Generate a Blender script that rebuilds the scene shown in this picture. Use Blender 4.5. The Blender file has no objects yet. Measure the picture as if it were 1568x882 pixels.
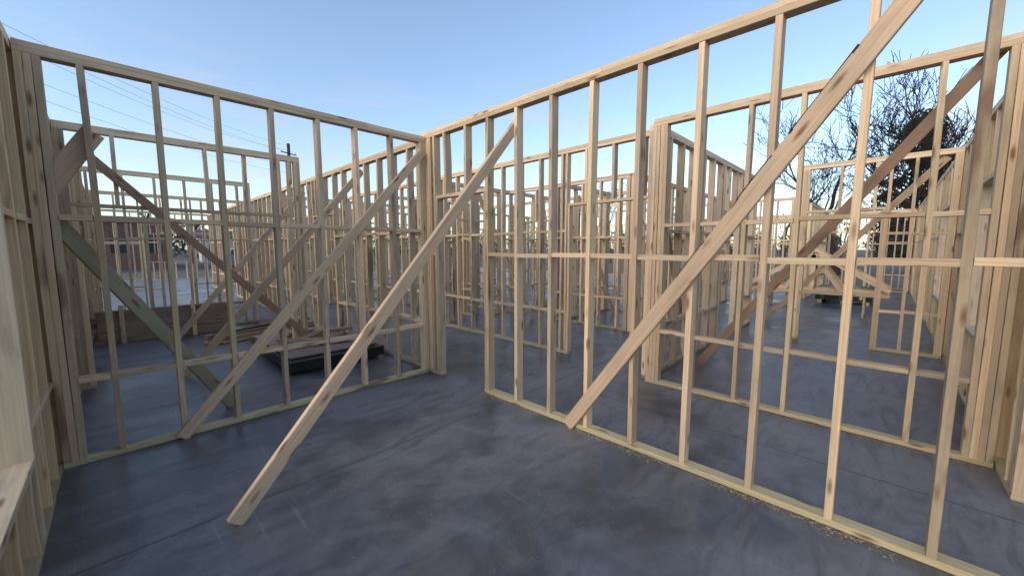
import bpy, math, random
from mathutils import Vector, Matrix
random.seed(11)
R=random.Random(5)
scene=bpy.context.scene
scene.view_settings.view_transform='Standard'
try: scene.view_settings.look='None'
except Exception: pass
scene.view_settings.exposure=0

# ------------------------------------------------------------ materials
def newmat(name):
    m=bpy.data.materials.new(name); m.use_nodes=True
    nt=m.node_tree; b=nt.nodes['Principled BSDF']
    return m,nt,b
class NB:
    def __init__(s,nt): s.nt=nt
    def n(s,t,**k):
        x=s.nt.nodes.new(t)
        for a,v in k.items(): setattr(x,a,v)
        return x
    def l(s,a,b): s.nt.links.new(a,b)
    def val(s,sock,v):
        if hasattr(v,'links') or isinstance(v,bpy.types.NodeSocket): s.l(v,sock)
        else: sock.default_value=v
    def math(s,op,a,b=None,c=None,clamp=False):
        x=s.n('ShaderNodeMath',operation=op); x.use_clamp=clamp
        s.val(x.inputs[0],a)
        if b is not None: s.val(x.inputs[1],b)
        if c is not None: s.val(x.inputs[2],c)
        return x.outputs[0]
    def mix(s,fac,a,b,bt='MIX'):
        x=s.n('ShaderNodeMix',data_type='RGBA',blend_type=bt)
        s.val(x.inputs[0],fac)
        for i,v in ((6,a),(7,b)):
            if isinstance(v,tuple): x.inputs[i].default_value=(v[0],v[1],v[2],1)
            else: s.l(v,x.inputs[i])
        return x.outputs[2]
    def mr(s,v,a,b,c=0.0,d=1.0):
        x=s.n('ShaderNodeMapRange'); s.val(x.inputs[0],v)
        for i,q in ((1,a),(2,b),(3,c),(4,d)): x.inputs[i].default_value=q
        return x.outputs[0]
    def noise(s,vec,scale,detail=4,rough=.55,dist=0):
        x=s.n('ShaderNodeTexNoise'); s.l(vec,x.inputs['Vector'])
        x.inputs['Scale'].default_value=scale; x.inputs['Detail'].default_value=detail
        x.inputs['Roughness'].default_value=rough; x.inputs['Distortion'].default_value=dist
        return x.outputs['Fac']
    def mapping(s,vec,sc,loc=(0,0,0)):
        x=s.n('ShaderNodeMapping'); s.l(vec,x.inputs[0]); x.inputs['Scale'].default_value=sc; x.inputs['Location'].default_value=loc
        return x.outputs[0]

def wood_mat(name,light,dark,grey,weather=.33):
    m,nt,b=newmat(name); k=NB(nt)
    uv=k.n('ShaderNodeUVMap',uv_map='UVMap').outputs[0]
    at=k.n('ShaderNodeAttribute',attribute_name='rnd')
    sep=k.n('ShaderNodeSeparateColor'); k.l(at.outputs['Color'],sep.inputs[0])
    r,g,bl=sep.outputs[0],sep.outputs[1],sep.outputs[2]
    wav=k.noise(k.mapping(uv,(1.3,7,1)),1.0,1,.5)
    sx=k.n('ShaderNodeSeparateXYZ'); k.l(uv,sx.inputs[0])
    v2=k.math('ADD',sx.outputs[1],k.math('MULTIPLY',wav,.03))
    cx=k.n('ShaderNodeCombineXYZ'); k.l(sx.outputs[0],cx.inputs[0]); k.l(v2,cx.inputs[1])
    grain=k.noise(k.mapping(cx.outputs[0],(1.4,85,1)),1.0,4,.62)
    blot=k.noise(k.mapping(uv,(2.2,9,1)),1.0,4,.6)
    c=k.mix(k.mr(grain,.36,.64),dark,light)
    c=k.mix(k.math('MULTIPLY',g,weather*1.6,clamp=True),c,grey)
    c=k.mix(k.math('MULTIPLY',k.mr(blot,.48,.74),k.math('MULTIPLY_ADD',g,.45,.24)),c,tuple(x*.5 for x in grey))
    tone=k.math('MULTIPLY_ADD',r,.44,.76)
    hs=k.n('ShaderNodeHueSaturation'); k.l(c,hs.inputs['Color']); k.l(tone,hs.inputs['Value'])
    k.l(k.math('MULTIPLY_ADD',bl,.014,.491),hs.inputs['Hue'])
    c=hs.outputs[0]
    vo=k.n('ShaderNodeTexVoronoi'); vo.feature='F1'
    k.l(k.mapping(uv,(3.6,15,1)),vo.inputs['Vector']); vo.inputs['Scale'].default_value=1.0
    sc=k.n('ShaderNodeSeparateColor'); k.l(vo.outputs['Color'],sc.inputs[0])
    gate=k.math('GREATER_THAN',sc.outputs[0],.35)
    kn=k.math('MULTIPLY',k.mr(vo.outputs['Distance'],.09,.25,1,0),gate)
    c=k.mix(k.math('MULTIPLY',kn,.85),c,(.19,.085,.04))
    st=k.noise(k.mapping(uv,(.9,5,1),(3.1,7.7,0)),1.0,3,.6)
    gst=k.math('MULTIPLY',k.math('GREATER_THAN',bl,.80),k.mr(st,.57,.64))
    c=k.mix(k.math('MULTIPLY',gst,.72),c,(.15,.07,.04))
    k.l(c,b.inputs['Base Color'])
    b.inputs['Roughness'].default_value=.78
    b.inputs['Specular IOR Level'].default_value=.25
    return m
M_wood=wood_mat('spruce_lumber',(.77,.59,.375),(.60,.43,.25),(.49,.40,.30))
M_tr=wood_mat('treated_lumber',(.60,.50,.29),(.46,.37,.20),(.40,.36,.24))
M_green=wood_mat('green_treated_board',(.41,.37,.24),(.31,.28,.17),(.34,.33,.24))
M_old=wood_mat('weathered_lumber',(.44,.29,.18),(.31,.195,.115),(.29,.23,.17))

def osb_mat(name,c1,c2,c3):
    m,nt,b=newmat(name); k=NB(nt)
    co=k.n('ShaderNodeTexCoord').outputs['Object']
    vo=k.n('ShaderNodeTexVoronoi'); k.l(co,vo.inputs['Vector']); vo.inputs['Scale'].default_value=26
    sc=k.n('ShaderNodeSeparateColor'); k.l(vo.outputs['Color'],sc.inputs[0])
    c=k.mix(sc.outputs[0],c1,c2)
    c=k.mix(k.math('MULTIPLY',k.mr(k.noise(co,3,5),.45,.7),.6),c,c3)
    k.l(c,b.inputs['Base Color']); b.inputs['Roughness'].default_value=.8
    return m
M_osb=osb_mat('osb_sheathing',(.68,.49,.28),(.58,.41,.22),(.48,.36,.22))
M_ply=osb_mat('plywood_sheet',(.34,.24,.18),(.27,.19,.14),(.21,.165,.13))

def concrete():
    m,nt,b=newmat('polished_slab_concrete'); k=NB(nt)
    co=k.n('ShaderNodeTexCoord').outputs['Object']
    big=k.noise(co,.85,5,.55,1.0)
    mid=k.noise(co,2.8,4,.55,.8)
    fine=k.noise(co,30,3,.6)
    c=k.mix(k.mr(big,.40,.60),(.078,.077,.084),(.195,.191,.196))
    c=k.mix(k.math('MULTIPLY',k.mr(mid,.45,.68),.45),c,(.25,.245,.247))
    c=k.mix(k.math('MULTIPLY',k.mr(fine,.42,.62),.18),c,(.08,.078,.084))
    sw=k.noise(k.mapping(co,(1.2,4,1)),1.1,5,.55,2.2)
    c=k.mix(k.math('MULTIPLY',k.mr(sw,.50,.66),.50),c,(.060,.059,.066))
    mud=k.noise(k.mapping(co,(1,1,1),(4.2,1.7,0)),.9,7,.68)
    c=k.mix(k.math('MULTIPLY',k.mr(mud,.56,.70),.45),c,(.19,.145,.10))
    gr=k.noise(co,80,2,.6)
    dz=k.mr(k.noise(co,1.3,6,.65),.46,.62)
    c=k.mix(k.math('MULTIPLY',k.math('MULTIPLY',k.mr(gr,.62,.70),dz),.45),c,(.42,.41,.40))
    scn=k.noise(k.mapping(co,(26,1.4,1),(0,3,0)),1.0,2,.5,.4)
    c=k.mix(k.math('MULTIPLY',k.mr(scn,.68,.72),.22),c,(.30,.30,.31))
    sx=k.n('ShaderNodeSeparateXYZ'); k.l(co,sx.inputs[0])
    wob=k.math('MULTIPLY',k.math('SUBTRACT',k.noise(co,1.5,3),.5),.02)
    def joint(sock,pos,w=.0055):
        return k.math('LESS_THAN',k.math('ABSOLUTE',k.math('SUBTRACT',k.math('ADD',sock,wob),pos)),w)
    J=None
    for s_,p in ((1,2.66),(1,7.3),(1,12),(0,3.45),(0,8.1),(0,12.7)):
        j=joint(sx.outputs[s_],p); J=j if J is None else k.math('MAXIMUM',J,j)
    c=k.mix(k.math('MULTIPLY',J,.85),c,(.022,.021,.024))
    k.l(c,b.inputs['Base Color'])
    k.l(k.mr(big,.38,.62,.28,.55),b.inputs['Roughness'])
    b.inputs['Specular IOR Level'].default_value=.5
    bp=k.n('ShaderNodeBump'); bp.inputs['Strength'].default_value=.2; bp.inputs['Distance'].default_value=.003
    k.l(k.math('SUBTRACT',k.math('ADD',k.math('MULTIPLY',fine,.6),mid),k.math('MULTIPLY',J,2.5)),bp.inputs['Height']); k.l(bp.outputs[0],b.inputs['Normal'])
    return m
M_conc=concrete()
def simple(name,col,rough=.7,nscale=0,var=.3,metal=0,spec=.4):
    m,nt,b=newmat(name); k=NB(nt)
    if nscale:
        co=k.n('ShaderNodeTexCoord').outputs['Object']
        f=k.mr(k.noise(co,nscale,5,.6),.3,.7)
        k.l(k.mix(f,tuple(x*(1-var) for x in col),tuple(min(1,x*(1+var)) for x in col)),b.inputs['Base Color'])
    else: b.inputs['Base Color'].default_value=(*col,1)
    b.inputs['Roughness'].default_value=rough; b.inputs['Metallic'].default_value=metal
    b.inputs['Specular IOR Level'].default_value=spec
    return m
M_dirt=simple('dirt_ground',(.13,.11,.08),.95,.7,.4)
M_bark=simple('bark',(.026,.021,.019),.95,6,.3)
M_bark2=simple('pale_twigs',(.070,.057,.050),.95,6,.3)
M_leaf=simple('evergreen_foliage',(.032,.042,.022),.8,1.2,.5)
M_wrap=simple('dark_wrap_plastic',(.013,.018,.017),.4,5,.3)
M_greenw=simple('green_strap',(.03,.10,.06),.5)
M_white=simple('white_siding',(.46,.46,.45),.7,2,.08)
M_roof=simple('grey_roof_shingle',(.08,.08,.08),.9,8,.3)
M_glass=simple('dark_window_glass',(.02,.025,.03),.1,0,0,0,.6)
M_carb=simple('blue_car_paint',(.10,.16,.26),.25)
M_tyre=simple('tyre_rubber',(.02,.02,.02),.9)
M_metal=simple('rim_metal',(.4,.4,.4),.35,0,0,.8)
M_pole=simple('pole_wood',(.07,.05,.04),.9,5,.3)
M_cable=simple('cable_black',(.02,.02,.02),.6)
M_asph=simple('asphalt',(.05,.05,.052),.9,20,.2)
def brick():
    m,nt,b=newmat('red_brick'); k=NB(nt)
    co=k.n('ShaderNodeTexCoord').outputs['Object']
    sx=k.n('ShaderNodeSeparateXYZ'); k.l(co,sx.inputs[0])
    cx=k.n('ShaderNodeCombineXYZ'); k.l(k.math('ADD',sx.outputs[0],sx.outputs[1]),cx.inputs[0]); k.l(sx.outputs[2],cx.inputs[1])
    bt=k.n('ShaderNodeTexBrick'); k.l(cx.outputs[0],bt.inputs['Vector'])
    bt.inputs['Color1'].default_value=(.18,.095,.065,1); bt.inputs['Color2'].default_value=(.12,.065,.048,1); bt.inputs['Mortar'].default_value=(.22,.19,.17,1)
    bt.inputs['Scale'].default_value=4.0; bt.inputs['Mortar Size'].default_value=.015
    k.l(bt.outputs[0],b.inputs['Base Color']); b.inputs['Roughness'].default_value=.9
    return m
M_brick=brick()

# ------------------------------------------------------------ lumber mesh builder
class MB:
    def __init__(s,name,mats):
        s.name=name; s.mats=mats; s.v=[]; s.f=[]; s.uv=[]; s.col=[]; s.mi=[]
    def board(s,p0,p1,wd,w=.089,t=.038,mi=0,seg=1,bow=0,ch=.0022,tone=None,wth=None,bark=None,twist=0):
        p0=Vector(p0);p1=Vector(p1);d=(p1-p0);L=d.length;d.normalize()
        wd=Vector(wd);wd=(wd-d*wd.dot(d)).normalized(); n=d.cross(wd)
        hw,ht=w/2,t/2
        ring=[(-hw+ch,-ht),(hw-ch,-ht),(hw,-ht+ch),(hw,ht-ch),(hw-ch,ht),(-hw+ch,ht),(-hw,ht-ch),(-hw,-ht+ch)] if ch>0 else [(-hw,-ht),(hw,-ht),(hw,ht),(-hw,ht)]
        N=len(ring); b0=len(s.v)
        bx=R.uniform(-1,1)*bow; by=R.uniform(-1,1)*bow
        tw=R.uniform(-1,1)*twist
        for i in range(seg+1):
            q=i/seg; bb=math.sin(math.pi*q)
            c=p0.lerp(p1,q)+wd*(bx*bb)+n*(by*bb)
            a=tw*(q-.5); ca,sa=math.cos(a),math.sin(a)
            for (x,y) in ring:
                s.v.append(c+wd*(x*ca-y*sa)+n*(x*sa+y*ca))
        uo=R.uniform(0,50); vo=R.uniform(0,50)
        col=(R.random() if tone is None else tone, (R.random()**1.4 if wth is None else wth), (R.random() if bark is None else bark),1)
        per=[0]
        for i in range(N):
            a=ring[i];c=ring[(i+1)%N]; per.append(per[-1]+math.hypot(a[0]-c[0],a[1]-c[1]))
        for i in range(seg):
            for j in range(N):
                j2=(j+1)%N
                s.f.append((b0+i*N+j,b0+i*N+j2,b0+(i+1)*N+j2,b0+(i+1)*N+j))
                u0=uo+L*i/seg;u1=uo+L*(i+1)/seg
                s.uv+= [(u0,vo+per[j]),(u0,vo+per[j+1]),(u1,vo+per[j+1]),(u1,vo+per[j])]
                s.col+=[col]*4; s.mi.append(mi)
        e=b0+seg*N
        s.f.append(tuple(b0+j for j in reversed(range(N)))); s.uv+=[(uo+ring[j][0]*.3,vo+ring[j][1]) for j in reversed(range(N))]; s.col+=[col]*N; s.mi.append(mi)
        s.f.append(tuple(e+j for j in range(N))); s.uv+=[(uo+ring[j][0]*.3,vo+ring[j][1]) for j in range(N)]; s.col+=[col]*N; s.mi.append(mi)
    def box(s,a,b,mi=0,ch=0):
        a=Vector(a);b=Vector(b);lo=Vector((min(a.x,b.x),min(a.y,b.y),min(a.z,b.z)));hi=Vector((max(a.x,b.x),max(a.y,b.y),max(a.z,b.z)))
        dz=hi-lo; ax=max(range(3),key=lambda i:dz[i]); c=(lo+hi)/2
        o=[i for i in range(3) if i!=ax]
        p0=c.copy();p1=c.copy();p0[ax]=lo[ax];p1[ax]=hi[ax]
        wd=Vector((0,0,0));wd[o[0]]=1
        s.board(p0,p1,wd,dz[o[0]],dz[o[1]],mi,1,0,ch)
    def build(s,parent=None,name=None):
        me=bpy.data.meshes.new(s.name+'_mesh'); me.from_pydata([tuple(v) for v in s.v],[],s.f)
        uvl=me.uv_layers.new(name='UVMap')
        flat=[c for uv in s.uv for c in uv]; uvl.data.foreach_set('uv',flat)
        ca=me.color_attributes.new('rnd','FLOAT_COLOR','CORNER'); ca.data.foreach_set('color',[c for q in s.col for c in q])
        for m in s.mats: me.materials.append(m)
        me.polygons.foreach_set('material_index',s.mi)
        me.update()
        ob=bpy.data.objects.new(s.name,me); scene.collection.objects.link(ob)
        if parent: ob.parent=parent
        return ob
WM=[M_wood,M_tr,M_osb]
T=.038

def wall(name,axis,c0,a0,a1,h=2.88,studs=None,sp=.405,blocks=(),openings=(),windows=(),depth=.089,near=False,ends=(1,1),sheath=False,sgn=1,bottom=True,top2=True,off=0.0,special={}):
    w=MB(name,WM)
    def P(a,b,z):
        b=b*sgn
        return (a,c0+b,z) if axis=='x' else (c0+b,a,z)
    wd=(0,1,0) if axis=='x' else (1,0,0)
    seg=4 if near else 1; bow=.007 if near else 0; ch=.0022 if near else 0
    tw=.05 if near else 0
    zt=h-2*T if top2 else h-T
    D=depth
    def jit(x=.0016): return R.uniform(-x,x)
    def plate(z,aa,bb,mi=0,step=4.3,off=0):
        cuts=[aa]; x=aa+off+step
        while x<bb-.3: cuts.append(x); x+=step
        cuts.append(bb)
        for p,q in zip(cuts[:-1],cuts[1:]):
            w.board(P(p+.0008,D/2+jit(),z+T/2),P(q-.0008,D/2+jit(),z+T/2),wd,D-.001,T-.0006,mi,seg if near else 1,bow*.5,ch)
    plate(zt,a0,a1,0,4.3)
    if top2: plate(zt+T,a0,a1,0,4.3,-2.0)
    if bottom:
        segs=[];x=a0
        for (s,e,zh) in sorted(openings):
            if s>x+.01: segs.append((x,s))
            x=max(x,e)
        if x<a1-.01: segs.append((x,a1))
        for s,e in segs: plate(0.001,s,e,1,3.6)
    def stud(a,z0=T+.001,z1=None,dd=None,lean=.006):
        z1=zt if z1 is None else z1
        l=R.uniform(-lean,lean)
        tn,wt,bk=special.get(a,(None,None,None))
        w.board(P(a+l,D/2+jit(),z0),P(a-l,D/2+jit(),z1),wd,(dd or D)-.002,T-.0012,0,seg,bow,ch,tn,wt,bk,twist=tw)
    if studs is None:
        studs=[]; x=a0+T/2+off
        while x<a1-T/2-.02: studs.append(x); x+=sp
    full=[]
    def inop(a,lst): 
        for o in lst:
            if o[0]-T*1.6<a<o[1]+T*1.6: return o
        return None
    for a in studs:
        o=inop(a,openings); wn=inop(a,windows)
        if o: 
            if o[0]<a<o[1] and zt-(o[2]+T)>.08: stud(a,o[2]+T)
        elif wn:
            if wn[0]<a<wn[1]:
                stud(a,T,wn[2]-T)
                if zt-wn[3]-.1>.1: stud(a,wn[3]+T)
        else:
            stud(a); full.append((a,a))
    for i in range(ends[0]): stud(a0+T/2+i*T,lean=.001); full.append((a0+T/2+i*T,)*2)
    for i in range(ends[1]): stud(a1-T/2-i*T,lean=.001); full.append((a1-T/2-i*T,)*2)
    for (s,e,zh) in openings:
        for (a,dr) in ((s,-1),(e,1)):
            if a<=a0+.001 or a>=a1-.001: continue
            stud(a+dr*T/2,T,zh if zh<zt-.05 else zt,lean=.001); stud(a+dr*T*1.5); full.append((a+dr*T,)*2)
        if zh<zt-.05:
            w.board(P(s-T+.001,D/2,zh+T/2),P(e+T-.001,D/2,zh+T/2),wd,D-.002,T,0,1,0,ch)
    for (s,e,zs,zh) in windows:
        for (a,dr) in ((s,-1),(e,1)):
            stud(a+dr*T/2,T,zh,lean=.001); stud(a+dr*T*1.5); full.append((a+dr*T,)*2)
        w.board(P(s,D/2,zs-T/2),P(e,D/2,zs-T/2),wd,D,T,0,1,0,ch)
        if zh<zt-.05: w.board(P(s-T+.001,D/2,zh+T/2),P(e+T-.001,D/2,zh+T/2),wd,D-.002,T,0,1,0,ch)
    fs=sorted(x[0] for x in full)
    for zb in blocks:
        for p,q in zip(fs[:-1],fs[1:]):
            if q-p<.1: continue
            mid=(p+q)/2
            if inop(mid,openings): continue
            wn=inop(mid,windows)
            if wn and wn[2]<zb<wn[3]: continue
            z=zb+R.uniform(-.008,.008)
            w.board(P(p+T/2,D/2+jit(.003),z),P(q-T/2,D/2+jit(.003),z+R.uniform(-.005,.005)),wd,D-.003,T,0,1,0,ch)
    if sheath:
        b0,b1=D+.001,D+.012
        xs=sorted(set([a0,a1]+[v for wn in windows for v in (wn[0],wn[1])]+[v for wn in openings for v in (wn[0],wn[1])]))
        for p,q in zip(xs[:-1],xs[1:]):
            m=(p+q)/2
            rr=[(0,h)]
            for wn in windows:
                if wn[0]<m<wn[1]: rr=[(0,wn[2]),(wn[3]+.0,h)]
            for wn in openings:
                if wn[0]<m<wn[1]: rr=[(wn[2],h)]
            for z0,z1 in rr:
                if z1-z0<.02: continue
                x=p
                while x<q-.01:
                    y=min(x+1.22,q)
                    w.box(P(x+.0015,b0,z0),P(y-.0015,b1,z1),2)
                    x=y
    ob=w.build()
    return w,ob

BL=(1.75,.60)
N='wood_stud_wall'
wall(N,'x',4.02,-.36,2.655,h=2.85,studs=[-.07,.30,.67,1.06,1.45,1.83,2.23],blocks=(1.745,.60),near=True,ends=(3,2),special={.30:(.25,.3,.9),1.06:(.15,.9,.1)})
wall(N,'y',2.66,-.65,4.109,h=2.90,studs=[-.26,.13,.525,.93,1.33,1.73,2.13,2.54,3.29,3.66],blocks=(1.475,),openings=[(3.0,3.80,2.11)],near=True,ends=(2,5),special={-.26:(.0,1.0,.86),.93:(.9,.1,.1),.525:(.4,.5,.2),.13:(.8,.1,.3)})
wall(N,'y',2.66,4.13,13.1,h=2.86,blocks=BL,openings=[(6.9,7.8,2.11)],near=True,ends=(2,2),off=.3)
wall('exterior_stud_wall','y',-.362,.4,13.1,h=2.86,sgn=-1,depth=.14,studs=[.9,1.3,1.7,2.1,2.5,2.9,3.42,3.80,4.1,4.5,4.9,5.3,5.7,6.1,6.5,6.9,7.3,7.7,8.1,8.5,8.9,9.3,9.7,10.1,10.5,10.9,11.3,11.7,12.1,12.5],blocks=(1.72,.62),windows=[(1.1,3.02,.48,2.4),(6.6,7.9,.9,2.2),(10.4,11.6,.9,2.2)],near=True,ends=(1,2),sheath=True)
wall(N,'y',4.19,-.64,1.92,h=2.93,studs=[-.20,.20,.60,1.0,1.42],blocks=(1.79,.60),near=True,ends=(4,4),special={-.20:(.4,.3,.95)})
wall(N,'x',1.925,4.29,9.0,h=2.92,blocks=BL,openings=[(6.9,7.8,2.11)],near=False,ends=(3,2))
wall(N,'y',4.50,2.04,13.0,h=2.93,blocks=(1.78,.61),openings=[(2.1,3.25,2.13)],ends=(1,2),near=True,off=.12)
wall(N,'x',6.18,-.36,1.95,h=2.84,blocks=(),openings=[(-.25,1.75,1.98)],ends=(2,2),near=False)
wall(N,'x',9.35,-.36,2.0,h=2.85,blocks=(1.7,),ends=(2,2),off=.1)
wall(N,'x',13.12,-.36,9,h=2.86,blocks=BL,openings=[(.6,1.4,2.1),(5,5.9,2.1)],ends=(2,2))
wall(N,'y',6.55,3.4,13.0,h=2.88,blocks=BL,openings=[(5.1,6.0,2.11)],ends=(2,3),off=.2)
wall(N,'x',3.3,6.56,12.5,h=2.88,blocks=BL,openings=[(9.7,10.6,2.11)],ends=(2,2))
wall(N,'x',6.45,4.60,8.4,h=2.88,blocks=BL,ends=(3,2),openings=[(5.0,5.8,2.11)])
wall(N,'x',4.9,6.65,8.45,h=2.88,blocks=BL,ends=(3,3))
wall(N,'y',5.6,6.6,9.15,h=2.88,blocks=BL,ends=(4,3),openings=[(7.4,8.2,2.11)])
wall(N,'x',11.1,2.76,12.5,h=2.88,blocks=BL,ends=(3,3),openings=[(3.3,4.1,2.11),(7,7.9,2.11)])
wall(N,'y',8.5,3.42,10.5,h=2.88,blocks=BL,openings=[(7.3,8.2,2.11)],ends=(3,3))
wall(N,'x',9.2,4.6,8.45,h=2.88,blocks=BL,openings=[(7.3,8.2,2.11)],ends=(3,3),off=.15)
wall(N,'y',10.6,3.45,9.0,h=2.88,blocks=BL,ends=(3,3),openings=[(4.2,5.1,2.11)])
wall(N,'y',7.95,-.64,1.1,h=2.88,blocks=BL,openings=[(.1,1.0,2.11)],ends=(2,3))
wall(N,'y',12.6,1.8,12.4,h=2.88,blocks=BL,ends=(3,3))
wall(N,'x',1.7,14.5,19,h=2.88,blocks=BL,ends=(3,3))
wall(N,'y',19.1,-.6,6,h=2.88,blocks=BL,openings=[(.2,1.6,2.1)],ends=(3,3))
wall(N,'x',6.1,12.8,20,h=2.88,blocks=(1.75,),ends=(3,3))
wall(N,'x',19.5,-.36,14,h=2.88,blocks=(1.75,),openings=[(1.2,3.2,2.1),(6,8,2.1)],ends=(3,3))
wall(N,'y',2.66,13.3,19.4,h=2.88,blocks=BL,ends=(3,3),openings=[(15,16,2.1)])
wall(N,'y',5.6,13.3,19.4,h=2.88,blocks=BL,ends=(3,3))
wall('exterior_stud_wall','x',25.0,-.4,20,h=2.88,blocks=(1.75,),depth=.14,windows=[(1,2.8,.9,2.2),(5,6.8,.9,2.2),(10,11.8,.9,2.2)],ends=(3,3))
wall('exterior_stud_wall','y',20.2,-.8,13.1,h=2.88,blocks=(1.7,),depth=.14,windows=[(.6,2.4,.9,2.2),(4,5.8,.9,2.2),(8,9.8,.9,2.2)],ends=(3,3))
wall('exterior_stud_wall','x',-.652,3.74,20.1,h=2.93,sgn=-1,depth=.14,blocks=(1.75,),windows=[(5.0,6.5,.7,2.2),(9.0,10.5,.7,2.2),(13,14.5,.9,2.2)],ends=(3,2),sheath=True,near=True,off=.2)
wall('exterior_stud_wall','x',-.652,.6,2.8,h=2.93,sgn=-1,depth=.14,blocks=(),ends=(2,3),near=False)

# ------------------------------------------------------------ braces
def brace(p0,p1,wd,mat=None,w=.089,t=.038,tone=None,wth=None,bark=0,name='diagonal_brace_board',wane=None):
    b=MB(name,[mat or M_wood,M_bark]); b.board(p0,p1,wd,w,t,0,8,.004,.003,tone,wth,bark,twist=.03)
    if wane:
        p0=Vector(p0);p1=Vector(p1);d=(p1-p0).normalized();u=Vector(wd);u=(u-d*u.dot(d)).normalized()
        for (q0,q1,ww) in wane:
            b.board(p0.lerp(p1,q0)+u*(w/2-.002),p0.lerp(p1,q1)+u*(w/2-.002),u,ww,t+.004,1,6,.004,.002)
    return b.build()
brace((.27,3.998,.015),(2.60,3.998,2.66),(0,0,1),tone=.45,wth=.2,bark=.0)
brace((.355,2.50,.02),(2.74,2.583,2.72),(0,0,1) ,tone=.55,wth=.15)
brace((2.639,1.885,.015),(2.639,-.20,2.98),(0,0,1),w=.10,tone=.35,wth=.35,bark=.0,wane=[(.44,.52,.008),(.60,.68,.01),(.715,.84,.014)])
brace((5.28,1.70,.02),(4.31,-.46,2.90),(0,1,.3),M_old,tone=.5)
brace((.70,4.50,.02),(-.30,4.135,1.77),(0,0,1),M_green,w=.10,tone=.7)
brace((2.12,6.155,.02),(-.2,6.155,2.6),(0,0,1),M_old,tone=.8)
brace((.48,5.86,.02),(2.70,5.80,2.70),(0,0,1),tone=.3,wth=.4)
brace((.60,8.40,.02),(2.70,8.40,2.65),(0,0,1),tone=.3,wth=.8)
brace((9.6,1.8,.02),(8.02,-.5,2.78),(0,1,.3),tone=.4,wth=.5)
brace((6.2,5.4,.02),(4.62,5.4,2.6),(0,0,1),tone=.5)
brace((8.2,4.6,.02),(6.66,4.6,2.6),(0,0,1),tone=.4)
brace((5.9,2.06,.02),(4.6,2.06,2.5),(0,0,1),M_old,tone=.8)
brace((-.335,4.128,1.86),(-.045,4.128,2.36),(0,0,1),tone=.5,w=.12)

# ------------------------------------------------------------ slab, ground
def sheet(name,x0,y0,x1,y1,z,mat,t=.0):
    me=bpy.data.meshes.new(name); 
    if t: 
        v=[(x0,y0,z),(x1,y0,z),(x1,y1,z),(x0,y1,z),(x0,y0,z-t),(x1,y0,z-t),(x1,y1,z-t),(x0,y1,z-t)]
        f=[(0,1,2,3),(0,4,5,1),(1,5,6,2),(2,6,7,3),(3,7,4,0)]
    else: v=[(x0,y0,z),(x1,y0,z),(x1,y1,z),(x0,y1,z)];f=[(0,1,2,3)]
    me.from_pydata(v,[],f); me.materials.append(mat); o=bpy.data.objects.new(name,me); scene.collection.objects.link(o); return o
sheet('concrete_floor',-.52,-3,20.4,26,0,M_conc,.3)
sheet('ground',-400,-400,500,500,-.15,M_dirt)
sheet('asphalt_road',-60,38,120,45,-.146,M_asph)

def chips():
    v=[];f=[]
    def chip(x,y,s):
        a=R.uniform(0,6.28);b=len(v);z=.003
        l=s*R.uniform(.6,2.2);w=s*R.uniform(.3,.9)
        ca,sa=math.cos(a),math.sin(a)
        for (p,q,h) in ((-l,-w,0),(l,-w,R.uniform(0,s)),(l,w,R.uniform(0,s)),(-l,w,0)):
            v.append((x+p*ca-q*sa,y+p*sa+q*ca,z+h))
        f.append((b,b+1,b+2,b+3))
    for i in range(2600):
        y=R.uniform(-.6,3.0); x=2.655-abs(R.gauss(0,.038))
        if math.sin(y*5.1)+math.sin(y*11.3+1)<R.uniform(-1.6,1.0): continue
        chip(x,y,R.uniform(.0015,.0045))
    for i in range(260): chip(R.uniform(-.3,2.6),R.uniform(1.0,4.0),R.uniform(.0015,.003))
    for i in range(300): chip(R.uniform(-.3,2.6),4.015-abs(R.gauss(0,.03)),R.uniform(.0015,.004))
    for i in range(500): chip(4.17-abs(R.gauss(0,.04)),R.uniform(-.6,1.9),R.uniform(.002,.004))
    me=bpy.data.meshes.new('wood_chips'); me.from_pydata(v,[],f); me.materials.append(simple('sawdust',(.50,.39,.25),.9)); 
    o=bpy.data.objects.new('wood_chips',me); scene.collection.objects.link(o)
chips()

# ------------------------------------------------------------ stacks
def stack():
    root=bpy.data.objects.new('plywood_stack',None); scene.collection.objects.link(root)
    b=MB('wrapped_base',[M_wrap]); 
    b.box((1.36,5.02,.05),(2.56,6.85,.17)); b.build(root)
    b=MB('bearers',[M_old]); 
    for y in (5.2,5.9,6.7): b.box((1.40,y,.002),(2.56,y+.089,.049))
    b.build(root)
    b=MB('sheets',[M_ply])
    z=.172
    for i in range(2):
        dx=R.uniform(-.02,.02);dy=R.uniform(-.03,.03)
        b.box((1.42+dx,5.18+dy,z),(2.52+dx,6.95+dy,z+.012)); z+=.0125
    b.build(root)
    b=MB('scrap_boards',[M_old,M_ply,M_wood])
    for i in range(14):
        x=R.uniform(1.6,2.35);y=R.uniform(5.5,6.7);a=R.uniform(0,3.14);l=R.uniform(.10,.32)
        zz=z+.02+.037*(i%2)
        b.board((x-math.cos(a)*l,y-math.sin(a)*l,zz),(x+math.cos(a)*l,y+math.sin(a)*l,zz+R.uniform(0,.01)),(-math.sin(a),math.cos(a),0),R.choice([.089,.14]),.036,R.choice([0,0,1,2]),1,0,.002)
    b.build(root)
stack()
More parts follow.
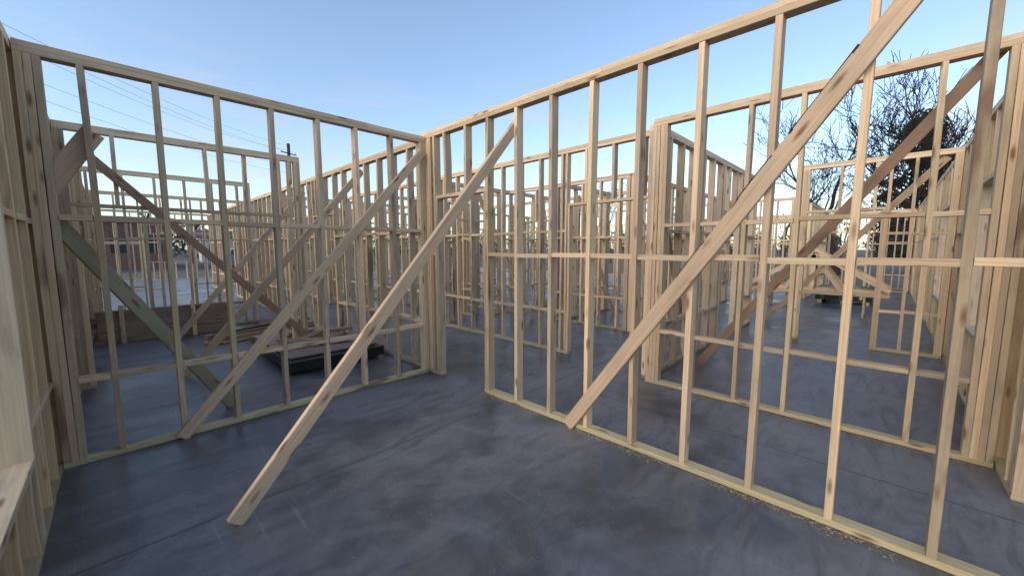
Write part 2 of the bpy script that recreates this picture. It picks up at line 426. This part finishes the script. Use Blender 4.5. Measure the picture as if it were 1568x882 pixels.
def lumber():
    b=MB('lumber_stack',[M_old,M_wood])
    for k in range(3):
        for i in range(6):
            z=.05+i*.088
            b.board((-.3+R.uniform(-.05,.05),8.86+k*.042,z),(1.45+R.uniform(-.1,.1),8.86+k*.042,z),(0,0,1),.086,.038,0,1,0,.002,wth=.8,tone=R.uniform(.1,.6))
    for x in (.0,.9): b.board((x,8.81,.001),(x,8.81,.62),(1,0,0),.06,.038,1,1,0,.002)
    b.build()
    b=MB('lumber_stack',[M_old,M_wood])
    for i in range(4):
        for k in range(4):
            b.board((.9+k*.1,7.6,.03+i*.04),(2.3+k*.1+R.uniform(-.1,.1),8.15+R.uniform(-.02,.02),.03+i*.04),(-.4,1,0),.089,.038,R.choice([0,0,1]),1,0,.002)
    b.build()
lumber()
def rstack():
    root=bpy.data.objects.new('wrapped_material_pallet',None); scene.collection.objects.link(root)
    b=MB('wrapped_load',[M_wrap]); b.box((13.9,.2,.1),(15.3,1.4,.42)); b.build(root)
    b=MB('straps',[M_greenw]); 
    for y in (.4,.8,1.2): b.box((13.89,y,.1),(13.898,y+.08,.42)); b.box((13.89,y,.422),(15.3,y+.08,.426))
    b.build(root)
    b=MB('pallet_boards',[M_wood])
    for y in (.25,.75,1.25): b.box((13.9,y,.002),(15.3,y+.09,.098))
    b.build(root)
rstack()
def trusses():
    b=MB('roof_truss',[M_wood])
    for k in range(4):
        x=11.6+k*.16; y0=-.1;y1=2.6;zb=.5+k*.02
        b.board((x,y0,zb),(x,y1,zb),(0,0,1),.089,.038); ym=(y0+y1)/2
        b.board((x,y0,zb+.09),(x,ym,zb+.95),(0,0,1),.089,.038); b.board((x,ym,zb+.95),(x,y1,zb+.09),(0,0,1),.089,.038)
        for q in (.3,.5,.7):
            y=y0+(y1-y0)*q; zt=zb+.95*(1-abs(q-.5)*1.7)
            b.board((x,y,zb+.045),(x,ym,zb+.9) if q!=.5 else (x,y,zt-.06),(0,1,0),.089,.036)
    for y in (.3,2.2):
        b.board((11.5,y,.001),(11.5,y,.455),(1,0,0),.089,.038);b.board((12.2,y,.001),(12.2,y,.455),(1,0,0),.089,.038)
        b.board((11.4,y+.05,.43),(12.3,y+.05,.43),(0,0,1),.05,.038)
    b.build()
trusses()

# ------------------------------------------------------------ trees
def bare_tree(name,base,h,width,seed,mat,depth=6,r0=.2,spread=.85):
    rr=random.Random(seed); segs=[]
    def grow(p,d,L,r,lv):
        nseg=3
        q=p
        for i in range(nseg):
            d=(d+Vector((rr.gauss(0,.18),rr.gauss(0,.18),rr.gauss(0.03,.12)))).normalized()
            nq=q+d*(L/nseg); r2=r*(.88 if lv>0 else .7)
            segs.append((q,nq,r,r2,6 if lv>depth-3 else 3))
            if lv>0 and rr.random()<(.85 if lv<depth-1 else .4):
                sd=(d*.55+Vector((rr.uniform(-1,1),rr.uniform(-1,1),rr.uniform(-.35,.65)))*spread).normalized()
                grow(nq,sd,L*rr.uniform(.5,.8),r2*.6,lv-1)
            q=nq;r=r2
        if lv>0:
            for i in range(2):
                sd=(d*.8+Vector((rr.uniform(-1,1),rr.uniform(-1,1),rr.uniform(-.3,.6)))*spread*.85).normalized()
                grow(q,sd,L*rr.uniform(.62,.85),r*.72,lv-1)
    grow(Vector((0,0,0)),Vector((0,0,1)),3.0,1,depth-1)
    zm=max(s[1].z for s in segs); xm=sorted(math.hypot(s[1].x,s[1].y) for s in segs)[int(len(segs)*.97)]
    kz=h/zm; kx=width/2/xm; B=Vector(base)
    sc=lambda q: Vector((q.x*kx,q.y*kx,q.z*kz))+B
    v=[];f=[]
    for p,q,ra,rb,n in segs:
        p=sc(p);q=sc(q);ra=max(ra*r0,.014);rb=max(rb*r0,.012)
        d=(q-p).normalized(); a=d.orthogonal().normalized(); c=d.cross(a); b0=len(v)
        for (o,r) in ((p,ra),(q,rb)):
            for i in range(n):
                t=6.283*i/n; v.append(tuple(o+a*(r*math.cos(t))+c*(r*math.sin(t))))
        for i in range(n): f.append((b0+i,b0+(i+1)%n,b0+n+(i+1)%n,b0+n+i))
    me=bpy.data.meshes.new(name); me.from_pydata(v,[],f); me.materials.append(mat)
    o=bpy.data.objects.new(name,me); scene.collection.objects.link(o)
bare_tree('bare_tree',(31.5,2.2,-.15),11.3,9.5,3,M_bark,6,.24)
bare_tree('bare_tree',(29.5,-2.6,-.15),11.6,9,8,M_bark,6,.26)
bare_tree('bare_tree',(39,6.2,-.15),9.5,7,12,M_bark2,5,.20)
bare_tree('bare_tree',(46,3.0,-.15),12,9,14,M_bark2,5,.20)
bare_tree('bare_tree',(40,23,-.15),10,6,21,M_bark2,5,.16)
bare_tree('bare_tree',(44,17,-.15),9,7,22,M_bark2,5,.16)

def evergreen(base,h,w,seed):
    rr=random.Random(seed); v=[];f=[]
    b=Vector(base)
    n=8
    for i in range(n):
        t=6.283*i/n; v.append((b.x+.18*math.cos(t),b.y+.18*math.sin(t),b.z)); v.append((b.x+.03*math.cos(t),b.y+.03*math.sin(t),b.z+h*.92))
    for i in range(n): j=(i+1)%n; f.append((2*i,2*j,2*j+1,2*i+1))
    nt=len(f)
    cl=[]
    for i in range(160):
        z=rr.uniform(.08,1)**.9
        env=(math.sin(min(1,z*1.25+.12)*math.pi*.5) if z<.5 else (1-z)**.62*1.35)*w/2
        a=rr.uniform(0,6.28);r=env*math.sqrt(rr.random())*rr.uniform(.8,1.15)
        cl.append((b+Vector((r*math.cos(a),r*math.sin(a),z*h)),rr.uniform(.28,.6)))
    for c,s in cl:
        for i in range(110):
            d=Vector((rr.gauss(0,1),rr.gauss(0,1),rr.gauss(0,.8))); d.normalize(); p=c+d*s*rr.random()**.5
            u=Vector((rr.gauss(0,1),rr.gauss(0,1),rr.gauss(0,1))).normalized()*rr.uniform(.04,.10); q=u.orthogonal().normalized()*rr.uniform(.03,.06)
            k=len(v); v+= [tuple(p-u-q),tuple(p+u-q),tuple(p+u+q),tuple(p-u+q)]; f.append((k,k+1,k+2,k+3))
    me=bpy.data.meshes.new('evergreen_tree'); me.from_pydata(v,[],f); me.materials.append(M_bark); me.materials.append(M_leaf)
    me.polygons.foreach_set('material_index',[0]*nt+[1]*(len(f)-nt))
    o=bpy.data.objects.new('evergreen_tree',me); scene.collection.objects.link(o)
evergreen((34,-1.0,-.15),9.4,6.0,4)

def treeline():
    rr=random.Random(9); v=[];f=[]
    for i in range(220):
        a=rr.uniform(-20,110); D=rr.uniform(85,130); cx,cy=D*math.cos(math.radians(a)),D*math.sin(math.radians(a))
        H=rr.uniform(3,7.5)
        for j in range(60):
            z=rr.random(); r=2.6*math.sin(min(1,z+.25)*2.4)*rr.random()
            t=rr.uniform(0,6.28); p=Vector((cx+r*math.cos(t),cy+r*math.sin(t),z*H))
            u=Vector((rr.gauss(0,.5),rr.gauss(0,.5),rr.uniform(.3,1))).normalized()*rr.uniform(.4,1.1); q=u.orthogonal().normalized()*rr.uniform(.06,.25)
            k=len(v); v+=[tuple(p-u-q),tuple(p+u-q),tuple(p+u+q),tuple(p-u+q)]; f.append((k,k+1,k+2,k+3))
    me=bpy.data.meshes.new('distant_tree_row'); me.from_pydata(v,[],f); me.materials.append(simple('winter_trees',(.09,.08,.07),.95,.3,.4))
    o=bpy.data.objects.new('distant_tree_row',me); scene.collection.objects.link(o)
treeline()

# ------------------------------------------------------------ background buildings
def building(name,cx,cy,w,d,h,rot,matw,win,roof_h=1.4,flat=False):
    root=bpy.data.objects.new(name,None); scene.collection.objects.link(root)
    root.location=(cx,cy,-.15); root.rotation_euler=(0,0,math.radians(rot))
    b=MB('walls',[matw])
    n=win; pw=w/n; ww=pw*.45
    for i in range(n):
        x0=-w/2+i*pw
        b.box((x0,-d/2,0),(x0+(pw-ww)/2,-d/2+.25,h)); b.box((x0+(pw+ww)/2,-d/2,0),(x0+pw,-d/2+.25,h))
        b.box((x0+(pw-ww)/2,-d/2,0),(x0+(pw+ww)/2,-d/2+.25,h*.33)); b.box((x0+(pw-ww)/2,-d/2,h*.78),(x0+(pw+ww)/2,-d/2+.25,h))
    b.box((-w/2,-d/2+.25,0),(-w/2+.25,d/2,h)); b.box((w/2-.25,-d/2+.25,0),(w/2,d/2,h)); b.box((-w/2+.25,d/2-.25,0),(w/2-.25,d/2,h))
    b.build(root)
    b=MB('windows',[M_glass,M_white])
    for i in range(n):
        x0=-w/2+i*pw+(pw-ww)/2
        b.box((x0,-d/2+.12,h*.33),(x0+ww,-d/2+.15,h*.78),0)
        b.box((x0+ww/2-.03,-d/2+.08,h*.33),(x0+ww/2+.03,-d/2+.118,h*.78),1)
        b.box((x0,-d/2+.08,h*.55),(x0+ww/2-.03,-d/2+.117,h*.55+.06),1); b.box((x0+ww/2+.03,-d/2+.08,h*.55),(x0+ww,-d/2+.117,h*.55+.06),1)
    b.build(root)
    me=bpy.data.meshes.new('roof'); e=.4
    if flat:
        v=[(-w/2-e,-d/2-e,h),(w/2+e,-d/2-e,h),(w/2+e,d/2+e,h),(-w/2-e,d/2+e,h)]; v+=[(x,y,h+.35) for x,y,z in v]
        f=[(3,2,1,0),(4,5,6,7),(0,1,5,4),(1,2,6,5),(2,3,7,6),(3,0,4,7)]
    else:
        v=[(-w/2-e,-d/2-e,h),(w/2+e,-d/2-e,h),(w/2+e,d/2+e,h),(-w/2-e,d/2+e,h),(-w/2-e,0,h+roof_h),(w/2+e,0,h+roof_h)]
        f=[(0,1,5,4),(2,3,4,5),(0,4,3),(1,2,5),(3,2,1,0)]
    me.from_pydata(v,[],f); me.materials.append(M_roof); o=bpy.data.objects.new('roof',me); scene.collection.objects.link(o); o.parent=root
building('brick_house',-3.0,49,13,8,3.9,0,M_brick,6,1.0,True)
building('white_house',13,62,11,8,3.0,-5,M_white,4,1.0)

def car(name,x,y,rot,mat,scale=1):
    root=bpy.data.objects.new(name,None); scene.collection.objects.link(root); root.location=(x,y,-.142); root.rotation_euler=(0,0,math.radians(rot))
    prof=[(-2.3,.35),(-2.3,.85),(-2.05,1.0),(-1.75,1.05),(-1.35,1.62),(.55,1.66),(1.15,1.12),(2.05,.98),(2.28,.8),(2.3,.35)]
    def ext(name,pr,w0,w1fn,mat):
        v=[];f=[];n=len(pr)
        for s in (-1,1):
            for (a,z) in pr: v.append((a,s*w1fn(z),z))
        f.append(tuple(range(n))); f.append(tuple(reversed(range(n,2*n))))
        for i in range(n): j=(i+1)%n; f.append((i,n+i,n+j,j))
        me=bpy.data.meshes.new(name); me.from_pydata(v,[],f); me.materials.append(mat); o=bpy.data.objects.new(name,me); scene.collection.objects.link(o); o.parent=root
    ext('body',prof,.9,lambda z:.9 if z<1.06 else .9-.28*(z-1.0),mat)
    win=[(-1.62,1.1),(-1.27,1.56),(.50,1.60),(.98,1.14)]
    ext('side_windows',win,.9,lambda z:.905-.28*(z-1.0)+.004,M_glass)
    me=bpy.data.meshes.new('windshield'); v=[(1.12,-.78,1.16),(1.12,.78,1.16),(.60,.70,1.63),(.60,-.70,1.63)]; v=[(a+.012,b,c+.012) for a,b,c in v]; me.from_pydata(v,[],[(0,1,2,3)]); me.materials.append(M_glass); o=bpy.data.objects.new('windshield',me); scene.collection.objects.link(o); o.parent=root
    for k,(a,b) in enumerate(((-1.45,-.82),(-1.45,.82),(1.45,-.82),(1.45,.82))):
        bpy.ops.mesh.primitive_cylinder_add(vertices=20,radius=.34,depth=.24,location=(a,b*1.02,.34),rotation=(math.pi/2,0,0)); o=bpy.context.object; o.name='wheel_%d'%k; o.data.materials.append(M_tyre); o.parent=root
        bpy.ops.mesh.primitive_cylinder_add(vertices=14,radius=.2,depth=.27,location=(a,b*1.02,.34),rotation=(math.pi/2,0,0)); o=bpy.context.object; o.name='rim_%d'%k; o.data.materials.append(M_metal); o.parent=root
car('parked_car',8.0,43,182,M_carb)

def cyl(name,pts,r,mat,parent=None):
    cu=bpy.data.curves.new(name,'CURVE'); cu.dimensions='3D'; cu.bevel_depth=r; cu.bevel_resolution=2
    sp=cu.splines.new('POLY'); sp.points.add(len(pts)-1)
    for i,p in enumerate(pts): sp.points[i].co=(*p,1)
    cu.materials.append(mat); o=bpy.data.objects.new(name,cu); scene.collection.objects.link(o)
    if parent: o.parent=parent
    return o
root=bpy.data.objects.new('utility_pole',None); scene.collection.objects.link(root)
PX,PY=16.2,55
cyl('shaft',[(PX,PY,-.2),(PX,PY,14.6)],.19,M_pole,root)
cyl('crossarm',[(PX-1,PY-.5,13.4),(PX+1,PY+.5,13.4)],.07,M_pole,root)
cyl('insulator',[(PX-.9,PY-.45,13.45),(PX-.9,PY-.45,13.7)],.06,M_metal,root)
cyl('insulator_2',[(PX+.9,PY+.45,13.45),(PX+.9,PY+.45,13.7)],.06,M_metal,root)
root2=bpy.data.objects.new('power_lines',None); scene.collection.objects.link(root2)
for k,(dz,dx,sag) in enumerate(((14.3,0,.9),(13.7,-.9,1.1),(13.7,.9,1.0),(11.8,0,.6),(11.0,0,.8))):
    a=Vector((PX+dx,PY+dx*.5,dz)); e=Vector((-6.5+dx*.5,31,dz-.6)); pts=[]
    for i in range(25):
        t=i/24; p=a.lerp(e,t); p.z-=sag*4*t*(1-t); pts.append(tuple(p))
    cyl('cable_%d'%k,pts,.009,M_cable,root2)

# ------------------------------------------------------------ light & sky
SUN_EL=math.radians(26); az=Vector((-1,.05))   # towards the sun
world=bpy.data.worlds.new('World'); scene.world=world; world.use_nodes=True
nt=world.node_tree; bg=nt.nodes['Background']; k=NB(nt)
sky=nt.nodes.new('ShaderNodeTexSky'); sky.sky_type='NISHITA'; sky.sun_disc=False
sky.sun_elevation=SUN_EL; sky.sun_rotation=math.atan2(az.x,az.y); sky.air_density=1.0; sky.dust_density=1.2; sky.ozone_density=1.6; sky.altitude=100
gc=k.n('ShaderNodeTexCoord').outputs['Generated']
sz=k.n('ShaderNodeSeparateXYZ'); k.l(gc,sz.inputs[0])
cn=k.noise(k.mapping(gc,(2.2,2.2,16),(1.3,.2,0)),1.6,5,.55,.3)
mask=k.math('MULTIPLY',k.mr(sz.outputs[2],.04,.14),k.mr(sz.outputs[2],.22,.40,1,0))
cl=k.math('MULTIPLY',k.math('MULTIPLY',k.mr(cn,.50,.70),mask),.45)
hz=k.mix(.08,sky.outputs[0],(2.2,2.5,2.8))      # thin high haze
c=k.mix(cl,hz,(2.9,2.55,2.65))
k.l(c,bg.inputs[0]); bg.inputs[1].default_value=.285
sd=bpy.data.lights.new('sun','SUN'); sd.energy=.95; sd.angle=math.radians(35); sd.color=(1,.86,.70)
so=bpy.data.objects.new('sun',sd); scene.collection.objects.link(so)
dirv=Vector((az.x,az.y,0)).normalized()*math.cos(SUN_EL)+Vector((0,0,math.sin(SUN_EL)))
so.rotation_euler=dirv.to_track_quat('Z','Y').to_euler()

cam=bpy.data.cameras.new('camera'); co=bpy.data.objects.new('camera',cam); scene.collection.objects.link(co)
cam.sensor_width=36; cam.lens=13.52; cam.clip_start=.02; cam.clip_end=2000
co.location=(0,0,1.54); co.rotation_euler=(math.radians(90-5.9),0,math.radians(-45.8))
scene.camera=co
